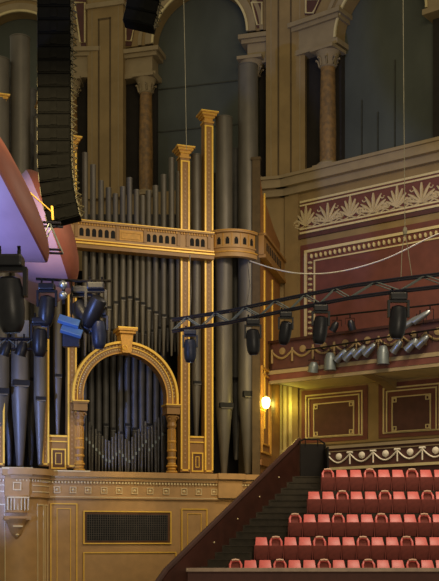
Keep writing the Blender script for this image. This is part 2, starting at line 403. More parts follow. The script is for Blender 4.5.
# stairs: two steps per seat row, running up to the right
A0, A1 = (at(168, 0, 37.2).x, 37.2), (at(301, 0, 45.2).x, 45.2)
def ax(Y): return A0[0]+(A1[0]-A0[0])*(Y-A0[1])/(A1[1]-A0[1])
stz0, stz1 = at(0, 578, 38.45).z, at(0, 474, 45.0).z
st = MB(); n = 16
for k in range(n):
    Y0 = 38.45+(45.0-38.45)*k/n; Y1 = 38.45+(45.0-38.45)*(k+1)/n; z = stz0+(stz1-stz0)*(k+.5)/n
    i = max([j for j in range(5) if ROWS[j][2]-.45 <= Y0+.25] or [0])
    xe = tx[i] if Y0 < 43.2 else 5.2
    st.box(ax(Y0), xe-.01, Y0, 45.2, z-.6 if k else 4, z)
tag(st.build('staircase', 'stair'), label='dark narrow staircase climbing between the mahogany parapet and the red seats', cat='stairs')
nos = MB()
for k in range(n):
    Y0 = 38.45+(45.0-38.45)*k/n; z = stz0+(stz1-stz0)*(k+.5)/n
    i = max([j for j in range(5) if ROWS[j][2]-.45 <= Y0+.25] or [0]); xe = tx[i] if Y0 < 43.2 else 5.2
    nos.box(ax(Y0)+.1, xe-.06, Y0-.02, Y0+.04, z-.03, z+.012)
nos.build('step_nosing', 'stair', bpy.data.objects['staircase'])
# stair parapet (solid mahogany)
pe = empty('stair_parapet', (A0[0], A0[1], 0), math.atan2(A1[1]-A0[1], A1[0]-A0[0]), label='dark mahogany parapet sloping up beside the stairs to the organ', cat='parapet')
LN = math.hypot(A1[0]-A0[0], A1[1]-A0[1]); za, zb4 = at(0, 572, 37.2).z, at(0, 441, 45.2).z
MB().prism([(-1.2, 4), (LN, 4), (LN, zb4), (0, za), (-1.2, za-.95)], 0, .16).build('panelling', 'mahog', pe)
MB().tube([(-1.2, .08, za-.9), (0, .08, za+.05), (LN, .08, zb4+.05)], .11, 8).build('handrail', 'mahog', pe, True)
q = MB()
for t in (.12, .30, .47, .64, .80): q.lathe([(.01, -.03), (.035, 0), (.01, .03)], (LN*t, -.03, za+(zb4-za)*t-.55), 8, 'y')
q.build('stud', 'pale', pe)
# iron guard at the head of the stair
gd = empty('stair_guard', (at(298, 0, 45).x, 45, 0), 0, label='black panelled guard with curved pipe rail at the top of the stairs', cat='guard')
gx0, gx1 = 0, at(325, 0, 45).x-at(298, 0, 45).x; gz0, gz1 = at(0, 478, 45).z, at(0, 444, 45).z
MB().box(gx0+.1, gx1, 0, .08, gz0-.6, gz1).box(gx1-.06, gx1, -1.6, 0, gz0-1.2, gz1-.25).build('guard_panel', 'iron', gd)
MB().tube([(gx0-.15, 0, gz1-.45), (gx0+.05, 0, gz1+.1), (gx0+.25, 0, gz1+.2), (gx1-.25, 0, gz1+.18), (gx1-.02, 0, gz1+.02), (gx1+.02, -.5, gz1-.35)], .035, 8).tube([(gx0+.3, 0, gz1-.1), (gx0+.3, 0, gz1+.2)], .025, 6).tube([(gx1-.3, 0, gz1-.1), (gx1-.3, 0, gz1+.18)], .025, 6).build('pipe_rail', 'iron', gd, True)

# ================================================================== ORGAN
fo = Frame(72, 47.9, 210, 50.0)
organ = fo.empty('pipe_organ', label='huge concert pipe organ in gilded oak case with grey metal pipes', cat='pipe organ')
S, Zo = fo.S, fo.Z
def zc(px, py, d=0): return fo.P(px, py, d).z
ZLEDGE = zc(150, 473)
# black sheet behind the pipes: darkness inside the organ put into its colour
MB().box(S(-40), S(258), 2.6, 2.9, ZLEDGE-.3, zc(150, 262)).build('dark_backing', 'black', organ)
def pipe(px, d, wpx, top, mth, foot, m='pipe', z_foot=None):
    """top, mouth, foot are rows read at column px"""
    x = S(px, d); r = abs(S(px+wpx/2, d)-S(px-wpx/2, d))/2
    zt, zm = zc(px, top, d), zc(px, mth, d); zf = z_foot if z_foot is not None else zc(px, foot, d)
    o = MB().lathe([(r*.28, zf), (r*.34, zf+.05), (r*.98, zm-.25*r), (r, zm), (r, zt-.05), (r*1.04, zt-.04), (r*1.04, zt), (r*.9, zt), (r*.88, zt-.3)], (x, d, 0), 20).build('pipe', m, organ, True)
    if r > .06:
        h = max(.12, r*.55)
        MB().box(x-r*.82, x+r*.82, d-r*1.06, d-r*.5, zm-h*.5, zm+h*.5).build('mouth', 'mouth', o)
        MB().box(x-r*.7, x+r*.7, d-r*1.10, d-r*.6, zm-h*.5-.05, zm-h*.5).build('lip', m, o)
    return o
# right tower big pipes, and one behind
pipe(224, .35, 16, 118, 406, 474); pipe(248, .3, 18.5, 66, 395, 474)
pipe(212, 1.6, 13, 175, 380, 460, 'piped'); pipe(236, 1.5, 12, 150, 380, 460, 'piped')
# left tower
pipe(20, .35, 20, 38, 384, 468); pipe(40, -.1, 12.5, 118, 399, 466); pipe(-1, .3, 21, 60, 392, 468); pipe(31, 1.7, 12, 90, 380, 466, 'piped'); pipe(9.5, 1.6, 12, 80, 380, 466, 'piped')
pipe(-24, .35, 20, 60, 392, 468)
# flank pipes between the posts
pipe(57.5, .35, 9, 150, 376, 440); pipe(196.2, .35, 9.5, 155, 383, 440)
# central flat
tops = [(85, 153), (93, 165), (101, 181), (108.6, 188), (115.4, 194), (122.7, 187), (129.5, 178), (136.5, 190), (142.5, 196), (148.5, 191), (155.5, 186), (163.5, 175), (171.5, 158), (178.5, 172)]
ml = [322, 318, 314, 308, 303, 299, 298, 300, 304, 309, 313, 316, 319, 321]
for (px, t), mm in zip(tops, ml): pipe(px, .35, 5.6, t, mm, 356)
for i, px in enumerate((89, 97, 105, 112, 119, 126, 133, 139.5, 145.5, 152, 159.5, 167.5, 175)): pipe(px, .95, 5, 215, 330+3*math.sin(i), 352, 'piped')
# pipes inside the arch
for i in range(12):
    px = 84+i*7.2; y = 396-math.sqrt(max(0, 42**2-(px-125)**2))
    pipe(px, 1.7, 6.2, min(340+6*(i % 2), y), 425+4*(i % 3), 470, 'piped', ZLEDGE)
for i in range(24):
    px = 86+i*3.3; u_ = (px-108)/22 if px < 116 else (px-128)/20
    my = 462-26*min(1, abs(u_)*.9) if px < 116 else (462-24*abs(u_) if px < 146 else 462-26*abs((px-138)/22))
    x = S(px, .75); zf = ZLEDGE; zm = zc(px, my, .75)
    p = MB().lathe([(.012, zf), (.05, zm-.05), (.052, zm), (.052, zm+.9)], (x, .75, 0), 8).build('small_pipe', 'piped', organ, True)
    MB().box(x-.04, x+.04, .75-.085, .75-.03, zm-.09, zm+.04).build('mouth', 'fixg', p)
# --- posts
def post(pa, pb, py_top, py_bot=470, dd=0, cap=True, pc=None):
    pc = pc or (pa+pb)/2; x0, x1 = S(pa, dd), S(pb, dd); w = x1-x0; zt = zc(pc, py_top); zb = zc(pc, py_bot)
    o = MB().box(x0, x1, dd, dd+.45, zb, zt-.5).build('case_post', 'wood', organ)
    e = .075
    MB().box(x0, x0+e, dd-.05, dd, zb+.12, zt-.62).box(x1-e, x1, dd-.05, dd, zb+.12, zt-.62).box(x0+e, x1-e, dd-.05, dd, zb+.05, zb+.12).box(x0+e, x1-e, dd-.05, dd, zt-.68, zt-.62).build('gilt_edge', 'gilt', o)
    q = MB()
    z = zb+.4
    while z < zt-.9: q.box(x0+w*.42, x0+w*.58, dd-.02, dd, z, z+.08); z += .2
    q.build('beading', 'woodp', o)
    if cap:
        c = MB()
        for h0, h1, g in ((.50, .42, .04), (.42, .26, -.01), (.26, .18, .07), (.18, .08, .13), (.08, .0, .2)): c.box(x0-g, x1+g, dd-g, dd+.45+g, zt-h0, zt-h1)
        c.build('capital', 'giltd', o)
        MB().box(x0-.14, x1+.14, dd-.15, dd, zt-.12, zt-.09).box(x0-.21, x1+.21, dd-.215, dd, zt-.03, zt+.01).box(x0-.03, x1+.03, dd-.05, dd, zt-.28, zt-.24).build('capital_gilding', 'gilt', o)
    return o
post(-4, 4.5, 95, 466); post(41.5, 49, 102, 466); post(67.5, 76.5, 137, 468); post(180.5, 189.5, 147, 472); post(204.5, 213, 112, 473)
# --- bottom panels between posts
for pa, pb in ((49.2, 67.2), (189.8, 204.2)):
    x0, x1 = S(pa, .1), S(pb, .1); z0, z1 = ZLEDGE, zc((pa+pb)/2, 436 if pa > 100 else 435)
    o = MB().box(x0, x1, .1, .3, z0, z1).build('base_panel', 'wood', organ)
    MB().box(x0, x1, .04, .1, z1-.08, z1).box(x0, x1, .04, .1, z1-.30, z1-.25).frame(x0+.08, x1-.06, .04, .1, z0+.1, z0+.98, .06).frame(x0+.26, x1-.24, .06, .1, z0+.3, z0+.8, .03).build('gilt_edge', 'gilt', o)
    MB().box(x0+.15, x1-.13, .08, .101, z0+.17, z0+.9).build('sunk_field', 'woodd', o)
# --- central belt
bz1, bz0 = zc(150, 226.5, -.3), zc(150, 251.5, -.3)
H = bz1-bz0
x0, x1 = S(64, -.3), S(213.5, -.3)
belt = MB().box(x0, x1, -.3, .15, bz0+.12, bz1-.1).build('cornice_belt', 'woodp', organ)
MB().box(x0-.05, x1, -.42, .2, bz1-.12, bz1).box(x0, x1, -.36, .15, bz0+.26, bz0+.33).build('cornice', 'woodp', belt)
MB().box(x0-.05, x1, -.46, -.3, bz0+.05, bz0+.12).box(x0-.03, x1, -.40, -.3, bz0+.20, bz0+.25).box(x0-.05, x1, -.44, -.40, bz1-.05, bz1-.015).build('gilt_edge', 'gilt', belt)
MB().box(x0, x1, -.40, .15, bz0-.12, bz0+.05).build('under_moulding', 'wood', belt)
dt = MB(); x = x0
while x < x1: dt.box(x, x+.06, -.36, -.3, bz1-.22, bz1-.13); x += .12
dt.build('dentils', 'giltd', belt)
op = MB(); ofr = MB()
def opening(px):
    x = S(px, -.3); w = .092; z0, z1 = bz0+.42, bz1-.33
    MB().prism([(x-w, z0), (x+w, z0), (x+w, z1-w), (x+w*.7, z1-w*.3), (x, z1), (x-w*.7, z1-w*.3), (x-w, z1-w)], -.312, -.29).build('arched_opening', 'mouth', belt)
for k in range(6): opening(81.5+k*6.3)
for k in range(5): opening(148.5+k*6.2)
for k in range(3): opening(192+k*5.4)
for pa, pb in ((119.5, 143),):
    a, b_ = S(pa, -.3), S(pb, -.3); MB().box(a, b_, -.33, -.3, bz0+.38, bz1-.28).frame(a+.07, b_-.07, -.36, -.33, bz0+.45, bz1-.35, .05).build('belt_plaque', 'giltd', belt)
for px in (76.2, 117.5, 145, 178.5, 187.5, 209):
    x = S(px, -.3); MB().box(x-.07, x+.07, -.36, -.3, bz0+.35, bz1-.14).build('belt_stud', 'wood', belt)
q = MB()
for px in (71, 74): x = S(px, -.3); q.lathe([(.08, bz1), (.04, bz1+.06), (.09, bz1+.15), (.03, bz1+.26)], (x, -.3, 0), 8)
q.build('finial', 'gilt', belt)
# --- curved tower belts (bulging out round the big pipes)
def tower_belt(pxa, pxb, pyt, pyb, n_open, name='tower_belt'):
    xa, xb = S(pxa), S(pxb); c = (xb-xa)/2; sag = .62; r = (c*c+sag*sag)/(2*sag); cy = -sag+r; cx = (xa+xb)/2; h = math.asin(c/r)
    a0, a1 = -pi/2-h, -pi/2+h; zt = zc((pxa+pxb)/2, pyt, -.5); zb = zc((pxa+pxb)/2, pyb, -.5)
    o = MB().arcband(cx, cy, r-.2, r, zb+.1, zt-.1, a0, a1, 24).build(name, 'woodp', organ, True)
    MB().arcband(cx, cy, r-.2, r+.12, zt-.12, zt, a0, a1, 24).arcband(cx, cy, r-.2, r+.05, zb+.28, zb+.35, a0, a1, 24).arcband(cx, cy, r-.2, r+.1, zb-.14, zb+.05, a0, a1, 24).build('cornice', 'woodp', o)
    MB().arcband(cx, cy, r-.1, r+.14, zb+.05, zb+.11, a0, a1, 24).arcband(cx, cy, r-.1, r+.14, zt-.05, zt-.02, a0, a1, 24).build('gilt_edge', 'giltd', o)
    for k in range(n_open):
        q = MB()
        a = a0+(a1-a0)*(k+.75)/(n_open+.5); w = .085/r
        q.arcband(cx, cy, r, r+.015, zb+.44, zt-.40, a-w, a+w, 2).arcband(cx, cy, r, r+.015, zt-.41, zt-.33, a-w*.6, a+w*.6, 2)
        q.build('arched_opening', 'mouth', o)
    q = MB()
    for k in range(n_open+1):
        a = a0+(a1-a0)*(k+.25)/(n_open+.5); q.arcband(cx, cy, r, r+.03, zb+.36, zt-.14, a-.012, a+.012, 2)
    q.build('baluster', 'giltd', o)
tower_belt(213.5, 258, 230, 254, 6); tower_belt(-3, 41.5, 217, 242, 6)
# --- arch
d = -.12
xl, xr = S(83, d), S(167, d); ra = (xr-xl)/2; cx = (xl+xr)/2; czz = zc(125, 353, d)-ra
arch = MB().ring(cx, czz, ra, ra+.40, d, .5).box(cx-ra-.40, cx-ra, d, .5, zc(125, 403, d), czz).box(cx+ra, cx+ra+.40, d, .5, zc(125, 403, d), czz).build('arch', 'wood', organ)
zb5 = zc(125, 403, d)
def archline(r0, r1, y0, y1, nm, m):
    MB().ring(cx, czz, r0, r1, y0, y1).box(cx-r1, cx-r0, y0, y1, zb5, czz).box(cx+r0, cx+r1, y0, y1, zb5, czz).build(nm, m, arch)
archline(ra+.40, ra+.50, d-.16, .4, 'gilt_edge', 'gilt'); archline(ra-.02, ra+.035, d-.04, d, 'gilt_edge', 'giltd'); archline(ra+.24, ra+.28, d-.04, d, 'gilt_edge', 'gilt')
dt = MB()
for k in range(60):
    a = pi*(k+.5)/60; r = ra+.14
    dt.lathe([(.01, -.03), (.04, 0), (.01, .03)], (cx+r*cos(a), d-.01, czz+r*sin(a)), 6, 'y')
for k in range(44):
    a = pi*(k+.5)/44; r = ra+.34
    dt.lathe([(.01, -.03), (.05, 0), (.01, .03)], (cx+r*cos(a), d-.01, czz+r*sin(a)), 4, 'y')
dt.build('beading', 'pale', arch)
kt = zc(128, 329, d)
ks = MB().prism([(cx-.20, czz+ra-.02), (cx+.20, czz+ra-.02), (cx+.29, kt-.25), (cx-.29, kt-.25)], d-.25, .4).box(cx-.36, cx+.36, d-.38, .4, kt-.25, kt-.14).box(cx-.43, cx+.43, d-.46, .45, kt-.14, kt).build('keystone', 'giltd', arch)
MB().box(cx-.44, cx+.44, d-.47, d-.40, kt-.05, kt+.01).tube([(cx-.10+.10*cos(i*.6), d-.27, czz+ra+.2+.1*sin(i*.6)) for i in range(11)], .025, 5).build('gilt_edge', 'gilt', organ).parent = arch
# --- columns beside the arch
for px in (79.5, 172):
    x = S(px, -.2); z0 = ZLEDGE; z1 = zc(125, 403, d)
    c = MB().lathe([(.17, z0+.35), (.19, z0+.9), (.165, z1-1.05)], (x, -.15, 0), 18).build('arch_column', 'wood', organ, True)
    for h, r in ((0, .27), (.14, .21), (.26, .26), (.36, .2), (.62, .235), (.95, .225), (1.35, .215)): MB().lathe([(r*.85, z0+h), (r, z0+h+.05), (r*.85, z0+h+.11)], (x, -.15, 0), 18).build('ring', 'giltd', c, True)
    q = MB()
    for j in range(7):
        a = -pi*j/6; q.tube([(x+.185*cos(a), -.15+.185*sin(a), z0+1.0), (x+.175*cos(a), -.15+.175*sin(a), z1-1.1)], .018, 4)
    q.build('fluting', 'giltd', c)
    k = MB().lathe([(.18, z1-1.05), (.22, z1-.95), (.19, z1-.8), (.28, z1-.5)], (x, -.15, 0), 14)
    for sg in (-1, 1): k.tube([(x+sg*(.16+(.11-.008*i)*cos(i*.6)), -.36, z1-.62+(.11-.008*i)*sin(i*.6)) for i in range(11)], .03, 5)
    k.box(x-.30, x+.30, -.44, .3, z1-.44, z1-.12).box(x-.34, x+.34, -.5, .3, z1-.12, z1-.05).build('capital', 'wood', c)
    MB().box(x-.36, x+.36, -.53, .3, z1-.05, z1).build('gilt_edge', 'gilt', c)
# --- ledge, frieze and plinth below the pipes
x0, x1 = S(-40), S(262); dz = ZLEDGE
pl = MB().box(x0, x1, -.45, 2.9, 3.0, dz-1.12).build('plinth', 'woodp', organ)
zz1 = dz
MB().box(x0, x1, -.72, 2.9, zz1-.26, zz1-.02).box(x0, x1, -.6, 0, zz1-.42, zz1-.26).box(x0, x1, -.48, 0, zz1-1.12, zz1-.42).box(x0, x1, -.55, 0, zz1-1.2, zz1-1.1).build('ledge', 'woodp', pl)
MB().box(S(44, -.7), S(90, -.7), -.75, -.7, zz1-.06, zz1-.0).box(x0, x1, -.56, -.48, zz1-1.14, zz1-1.11).box(x0, x1, -.62, -.58, zz1-.30, zz1-.27).build('gilt_edge', 'pale', pl)
dt = MB(); x = x0
while x < x1: dt.box(x, x+.07, -.58, -.48, zz1-.54, zz1-.46); x += .14
dt.build('dentils', 'pale', pl)
q = MB(); px = 1.5
for px in (2, 17.5, 43.5, 57, 73, 88, 104, 119, 134.5, 150, 166, 184, 198.5, 214, 230, 246):
    x = S(px, -.48); z = zz1-.83
    o = MB().frame(x-.14, x+.14, -.53, -.47, z-.14, z+.14, .03).lathe([(.01, -.04), (.07, 0), (.01, .02)], (x, -.5, z), 8, 'y').build('rosette', 'pale', pl)
def plpanel(a, b, ya, yb, fill='woodp', t=.045, nm='panel', inner=True):
    xx0, xx1 = S(a, -.45), S(b, -.45); za, zb_ = zc(125, yb, -.45), zc(125, ya, -.45)
    MB().box(xx0, xx1, -.48, -.44, za, zb_).build(nm, fill, pl)
    m = MB().frame(xx0, xx1, -.53, -.45, za, zb_, t)
    if inner: m.frame(xx0+.28, xx1-.28, -.51, -.45, za+.22, zb_-.22, .025)
    m.build('gilt_edge', 'gilt', pl)
plpanel(50, 77, 504, 640); plpanel(181, 207, 508, 640); plpanel(83, 176, 552, 640, inner=False); plpanel(224, 250, 508, 640)
plpanel(83, 171, 511, 544, 'woodd', .05, 'grille_surround', False)
gx0, gx1 = S(86.5, -.45), S(167.5, -.45); ga, gb = zc(125, 540.5, -.45), zc(125, 514.5, -.45)
MB().box(gx0, gx1, -.47, -.455, ga, gb).build('grille_backing', 'mouth', pl).location.y = -.03
gr = MB(); x = gx0
while x < gx1: gr.box(x, x+.018, -.53, -.505, ga, gb); x += .10
z = ga
while z < gb: gr.box(gx0, gx1, -.53, -.505, z, z+.018); z += .10
gr.build('grille', 'lattice', pl)
# left tower base: bow-fronted with corbel
xa, xb = S(-14), S(46); c = (xb-xa)/2; sag = .9; r = (c*c+sag*sag)/(2*sag); cy = -.45-sag+r; cxx = (xa+xb)/2; hh = math.asin(c/r)
tb = MB().arcband(cxx, cy, r-.6, r, 3, dz-1.1, -pi/2-hh, -pi/2+hh, 24).build('bowed_base', 'woodp', organ, True)
MB().arcband(cxx, cy, r-.8, r+.30, dz-.26, dz, -pi/2-hh, -pi/2+hh, 24).arcband(cxx, cy, r-.8, r+.16, dz-.42, dz-.26, -pi/2-hh, -pi/2+hh, 24).arcband(cxx, cy, r-.8, r+.04, dz-1.1, dz-.42, -pi/2-hh, -pi/2+hh, 24).arcband(cxx, cy, r-.8, r+.1, dz-1.2, dz-1.1, -pi/2-hh, -pi/2+hh, 24).build('ledge', 'woodp', tb, True)
q = MB()
for k in range(26):
    a = -pi/2-hh+2*hh*(k+.5)/26; q.arcband(cxx, cy, r+.04, r+.12, dz-.54, dz-.46, a-.012, a+.012, 1)
q.build('dentils', 'pale', tb)
def bowpanel(fa, fb):
    aa, ab = -pi/2-hh+2*hh*fa, -pi/2-hh+2*hh*fb; e = .03/r; q = MB()
    for a in (aa, ab): q.arcband(cxx, cy, r, r+.04, 3.2, dz-1.5, a-e/2, a+e/2, 1)
    q.arcband(cxx, cy, r, r+.04, dz-1.53, dz-1.48, aa, ab, 12).build('gilt_edge', 'pale', tb)
bowpanel(.04, .30); bowpanel(.72, .83); bowpanel(.87, .96)
q = MB()
for k in range(14):
    if k in (7, 8): continue
    a = -pi/2-hh+2*hh*(k+.5)/14; e = .12/r; q.arcband(cxx, cy, r+.04, r+.07, dz-.98, dz-.94, a-e, a+e, 2).arcband(cxx, cy, r+.04, r+.07, dz-.72, dz-.68, a-e, a+e, 2)
q.build('fret', 'pale', tb)
xk = S(17, -1.4); yk = -1.42
cb = MB().box(xk-.62, xk+.62, yk-.12, yk+.3, dz-.30, dz+.02).box(xk-.5, xk+.5, yk-.02, yk+.3, dz-1.15, dz-.30).lathe([(.48, dz-1.15), (.5, dz-1.25), (.42, dz-1.75), (.5, dz-1.85)], (xk, yk+.15, 0), 16).lathe([(.56, dz-2.1), (.4, dz-2.3), (.22, dz-2.75), (.08, dz-2.95), (.02, dz-3.05)][::-1], (xk, yk+.15, 0), 16).box(xk-.55, xk+.55, yk-.25, yk+.4, dz-2.15, dz-2.0).build('corbel', 'woodp', organ)
q = MB().box(xk-.64, xk+.64, yk-.14, yk-.1, dz-.05, dz+.03)
for j in range(7):
    q.tube([(xk-.42+.14*j, yk-.30, dz-1.25), (xk-.42+.14*j, yk-.26, dz-1.75)], .035, 5)
q.frame(xk-.17, xk+.17, yk-.06, yk-.02, dz-.92, dz-.58, .04).box(xk-.45, xk+.45, yk-.36, yk-.26, dz-1.26, dz-1.2).box(xk-.2, xk+.2, yk-.24, yk-.1, dz-2.45, dz-2.38).lathe([(.02, dz-2.85), (.09, dz-2.78), (.02, dz-2.7)], (xk, yk-.05, 0), 8)
q.build('corbel_carving', 'pale', cb)
# right tower base projection
xa, xb = S(216, -.5), S(242, -.5)
MB().box(xa, xb, -.86, -.4, dz-.26, dz-.0).box(xa+.05, xb-.05, -.7, -.4, dz-1.1, dz-.26).build('ledge_break', 'woodp', pl)
# --- side return of the case (goes back to the wall)
fs = Frame(259, 50.4, 280, 55.4)
def toorg(m):      # vertices given in the side frame, converted to the organ's own frame
    out = []
    for v in m.v:
        w = fs.world(*v); dx, dy = w.x-fo.O.x, w.y-fo.O.y
        out.append((dx*fo.u.x+dy*fo.u.y, -dx*fo.u.y+dy*fo.u.x, w.z))
    m.v = out; return m
LS = fs.S(280); zt = fs.Z(260, 168)
sd = toorg(MB().box(0, LS, 0, .3, 3, zt-2.2).prism([(0, zt-2.2), (LS, zt-2.2), (LS*.7, zt-1.9), (.8, zt-1.0), (.3, zt-.4)], 0, .3)).build('side_case', 'woodo', organ)
toorg(MB().box(-.07, .07, -.05, .3, ZLEDGE, zt+.3).box(-.1, .1, -.08, .35, zt+.3, zt+.42)).build('corner_post', 'stoned', sd)
za, zb6 = fs.Z(259, 234), fs.Z(259, 256)
toorg(MB().box(-.1, LS, -.25, 0, zb6, za).box(-.1, LS, -.35, 0, za-.1, za+.02).box(-.1, LS, -.33, 0, zb6-.1, zb6+.05)).build('side_belt', 'wood', sd)
for k in range(9): toorg(MB().box(.5+k*.42, .68+k*.42, -.27, -.25, zb6+.35, za-.3)).build('arched_opening', 'mouth', sd)
toorg(MB().box(1.1, 1.2, -.06, 0, za+.3, za+2.2).box(1.1, 1.2, -.06, 0, zb6-7.8, zb6-.4).box(3.0, 3.08, -.06, 0, zb6-5, zb6-.4)).build('gilt_edge', 'gilt', sd)
z0, z1 = fs.Z(270, 458), fs.Z(270, 385)
q = MB().frame(.4, 2.6, -.08, 0, z0+.1, z1+.6, .09).frame(.75, 2.25, -.07, 0, z0+.5, z1+.3, .07)
toorg(q).build('gilt_edge', 'giltd', sd)
toorg(MB().box(0, LS, -.12, 0, z0-.5, z0-.25)).build('skirting', 'woodo', sd)

# ---- wall lamp on the organ's side
w = fs.world(fs.S(266, -.3), -.3, fs.Z(266, 407, -.3))
lamp = empty('wall_lamp', (w.x, w.y, w.z), fs.a, label='small glowing yellow wall lamp on the side of the organ case', cat='lamp')
MB().lathe([(.10, -.05), (.18, .08), (.20, .30), (.15, .42), (.04, .46)], n=16).build('globe', 'bulb', lamp, True)
MB().tube([(0, .3, -.1), (0, .05, -.18), (0, 0, -.06)], .03, 6).lathe([(.1, .28), (.1, .30)], n=12, ax='y').build('bracket', 'gilt', lamp)
o = light('lamp_bulb', 'POINT', (w.x+.25, w.y-.55, w.z+.15), None, 60, (1, .78, .18), .15)
light('niche_glow', 'POINT', f2.world(f2.S(286, -.8), -.8, f2.Z(286, 404, -.8)), None, 34, (.95, .90, .16), .12)  # extra unseen point light, added for the wall lamp's yellow glow in the niche
w = fo.world(S(256.5, -.3), -.3, zc(256, 406, -.3))
sl = empty('pilot_lamp', (w.x, w.y, w.z), 0, label='tiny pale lamp on the organ corner post left of the glowing wall lamp', cat='lamp')
MB().lathe([(.03, -.14), (.05, 0), (.03, .14)], n=8).build('glow_tube', 'bulb', sl); MB().box(-.03, .03, .03, .5, -.05, .0).build('bracket', 'iron', sl)

# ================================================================== SEATS
def seat_proto(kind):
    r = empty('theatre_seat', (0, 0, 0))
    def slab(w0, y0, z0, w1, y1, z1, t, tz=0):          # bottom half-width, top half-width, thickness
        return MB().add([(-w1, y1, z1), (w1, y1, z1), (w0, y0, z0), (-w0, y0, z0), (-w1, y1+t, z1-tz), (w1, y1+t, z1-tz), (w0, y0+t, z0-tz), (-w0, y0+t, z0-tz)],
          [(0, 1, 2, 3), (4, 7, 6, 5), (0, 4, 5, 1), (1, 5, 6, 2), (2, 6, 7, 3), (3, 7, 4, 0)])
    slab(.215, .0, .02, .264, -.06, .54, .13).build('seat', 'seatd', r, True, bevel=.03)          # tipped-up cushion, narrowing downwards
    if kind:
        MB().tube([(-.2, .0, .50), (-.2, .10, .68), (-.14, .18, .79), (0, .19, .81), (.14, .18, .79), (.2, .10, .68), (.2, .0, .50)], .045, 8).build('back_frame', 'seatb', r, True)
        MB().tube([(-.13, .14, .84), (0, .14, .86), (.13, .14, .84)], .034, 8).build('loop_highlight', 'seatw', r, True)  # pale tube added as a painted highlight along the loop
        slab(.17, .08, .5, .17, .22, .76, .03).build('backrest', 'seatd', r, True)  # slab toned dark so the loop reads as hollow, its shade painted
    else:
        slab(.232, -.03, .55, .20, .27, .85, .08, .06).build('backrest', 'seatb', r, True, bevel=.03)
    for sg in (-1, 1): MB().box(sg*.255-.012, sg*.255+.012, -.02, .2, 0, .56).build('side_support', 'seatd', r)
    return r
protos = [seat_proto(0), seat_proto(1)]; used = [False, False]
rown = ['front row', 'second row up', 'third row up', 'fourth row up', 'top row']
loops = [(234, 3), (280.5, 3), (299, 3), (348, 3), (331, 3)]
for i, (lp, py, Y) in enumerate(ROWS):
    pitch = 14.75*Y/F*(39.0/Y)**.6 if i else 14.8*Y/F
    x = at(lp, 0, Y).x+.27; k = 0
    ends = x
    # phase: index of the looped seats
    lx = at(loops[i][0], 0, Y).x; ph = round((lx-x)/pitch) % 3
    while x < at(446, 0, Y).x:
        kd = 1 if k % 3 == ph else 0
        o = protos[kd] if not used[kd] else copy_tree(protos[kd]); used[kd] = True
        o.location = (x, Y, tz[i])
        what = 'red seat with highlight-topped loop back' if kd else 'red tip-up seat with lit-toned back'
        tag(o, f'{what}, {ORD[k]} from the stairs in the {rown[i]}', 'seat', 'red choir seats')
        x += pitch; k += 1

# ================================================================== RIGGING
def line_array(px, py_top, n, Y, w, h, curve, label, yaw=0, start=0, tilt0=0):
    p = at(px, py_top, Y); r = empty('speaker_array', p, yaw, label=label, cat='loudspeaker')
    y, z, ang = 0, 0, tilt0
    for k in range(n):
        ang = tilt0+curve*max(0, k-start)
        m = MB(); m.add([(-w, -.35, 0), (w, -.35, 0), (w, .35, -.05), (-w, .35, -.05), (-w, -.35, -h), (w, -.35, -h), (w, .35, -h+.05), (-w, .35, -h+.05)],
                        [(0, 1, 2, 3), (4, 7, 6, 5), (0, 4, 5, 1), (1, 5, 6, 2), (2, 6, 7, 3), (3, 7, 4, 0)])
        c = m.build('cabinet', 'spk', r)
        c.location = (y, 0, z); c.rotation_euler = (0, -ang, 0)
        g = MB().box(-w*.94, w*.94, -.37, -.35, -h+.04, -.04).box(-w*.2, w*.2, -.39, -.37, -h+.06, -.06).build('grille', 'spkl', c)
        s1 = MB().box(w, w+.04, -.2, .0, -h*.85, -h*.15).box(-w-.04, -w, -.2, .0, -h*.85, -h*.15).tube([(w+.02, -.25, -.02), (w+.18, -.22, -h*.3), (w+.04, -.25, -h*.5), (w+.16, -.22, -h*.75), (w+.03, -.25, -h)], .028, 5).build('rigging_chain', 'chain', c)
        y += sin(ang)*(h+.02); z -= cos(ang)*(h+.02)
    return r
line_array(55.5, -14, 18, 31.5, .46, .36, .05, 'tall black line array of loudspeakers hanging at upper left, curving at its foot', start=12)
line_array(148, -22, 4, 36, .50, .40, -.03, 'bottom end of a second dark hanging loudspeaker array, tilted, at the top edge', tilt0=-.14)

def mushroom(px, py, Y, dia, tilt, yaw, label, dome=.34, back=.12):
    """lens-shaped acoustic diffuser"""
    p = at(px, py, Y); r = empty('acoustic_diffuser', p, label=label, cat='acoustic diffuser', group='acoustic diffusers at the left')
    R0 = dia/2; h = R0*dome
    prof = [(.001, -h), (R0*.12, -h*.995), (R0*.25, -h*.975), (R0*.4, -h*.92), (R0*.55, -h*.82), (R0*.68, -h*.68), (R0*.78, -h*.52), (R0*.86, -h*.36), (R0*.93, -h*.18), (R0, 0)]
    MB().lathe(prof, n=56).build('dome', 'mush', r, True)
    MB().lathe([(R0, 0), (R0*1.0, .06), (R0*.97, back*.5), (R0*.9, back*.95), (R0*.78, back*1.35), (R0*.6, back*1.7), (R0*.35, back*1.95), (.01, back*2.05)], n=56).build('rim', 'mushr', r, True)
    ax_ = Vector((sin(tilt)*cos(yaw), sin(tilt)*sin(yaw), cos(tilt)))
    r.rotation_euler = Vector((0, 0, 1)).rotation_difference(ax_).to_euler()
    return r
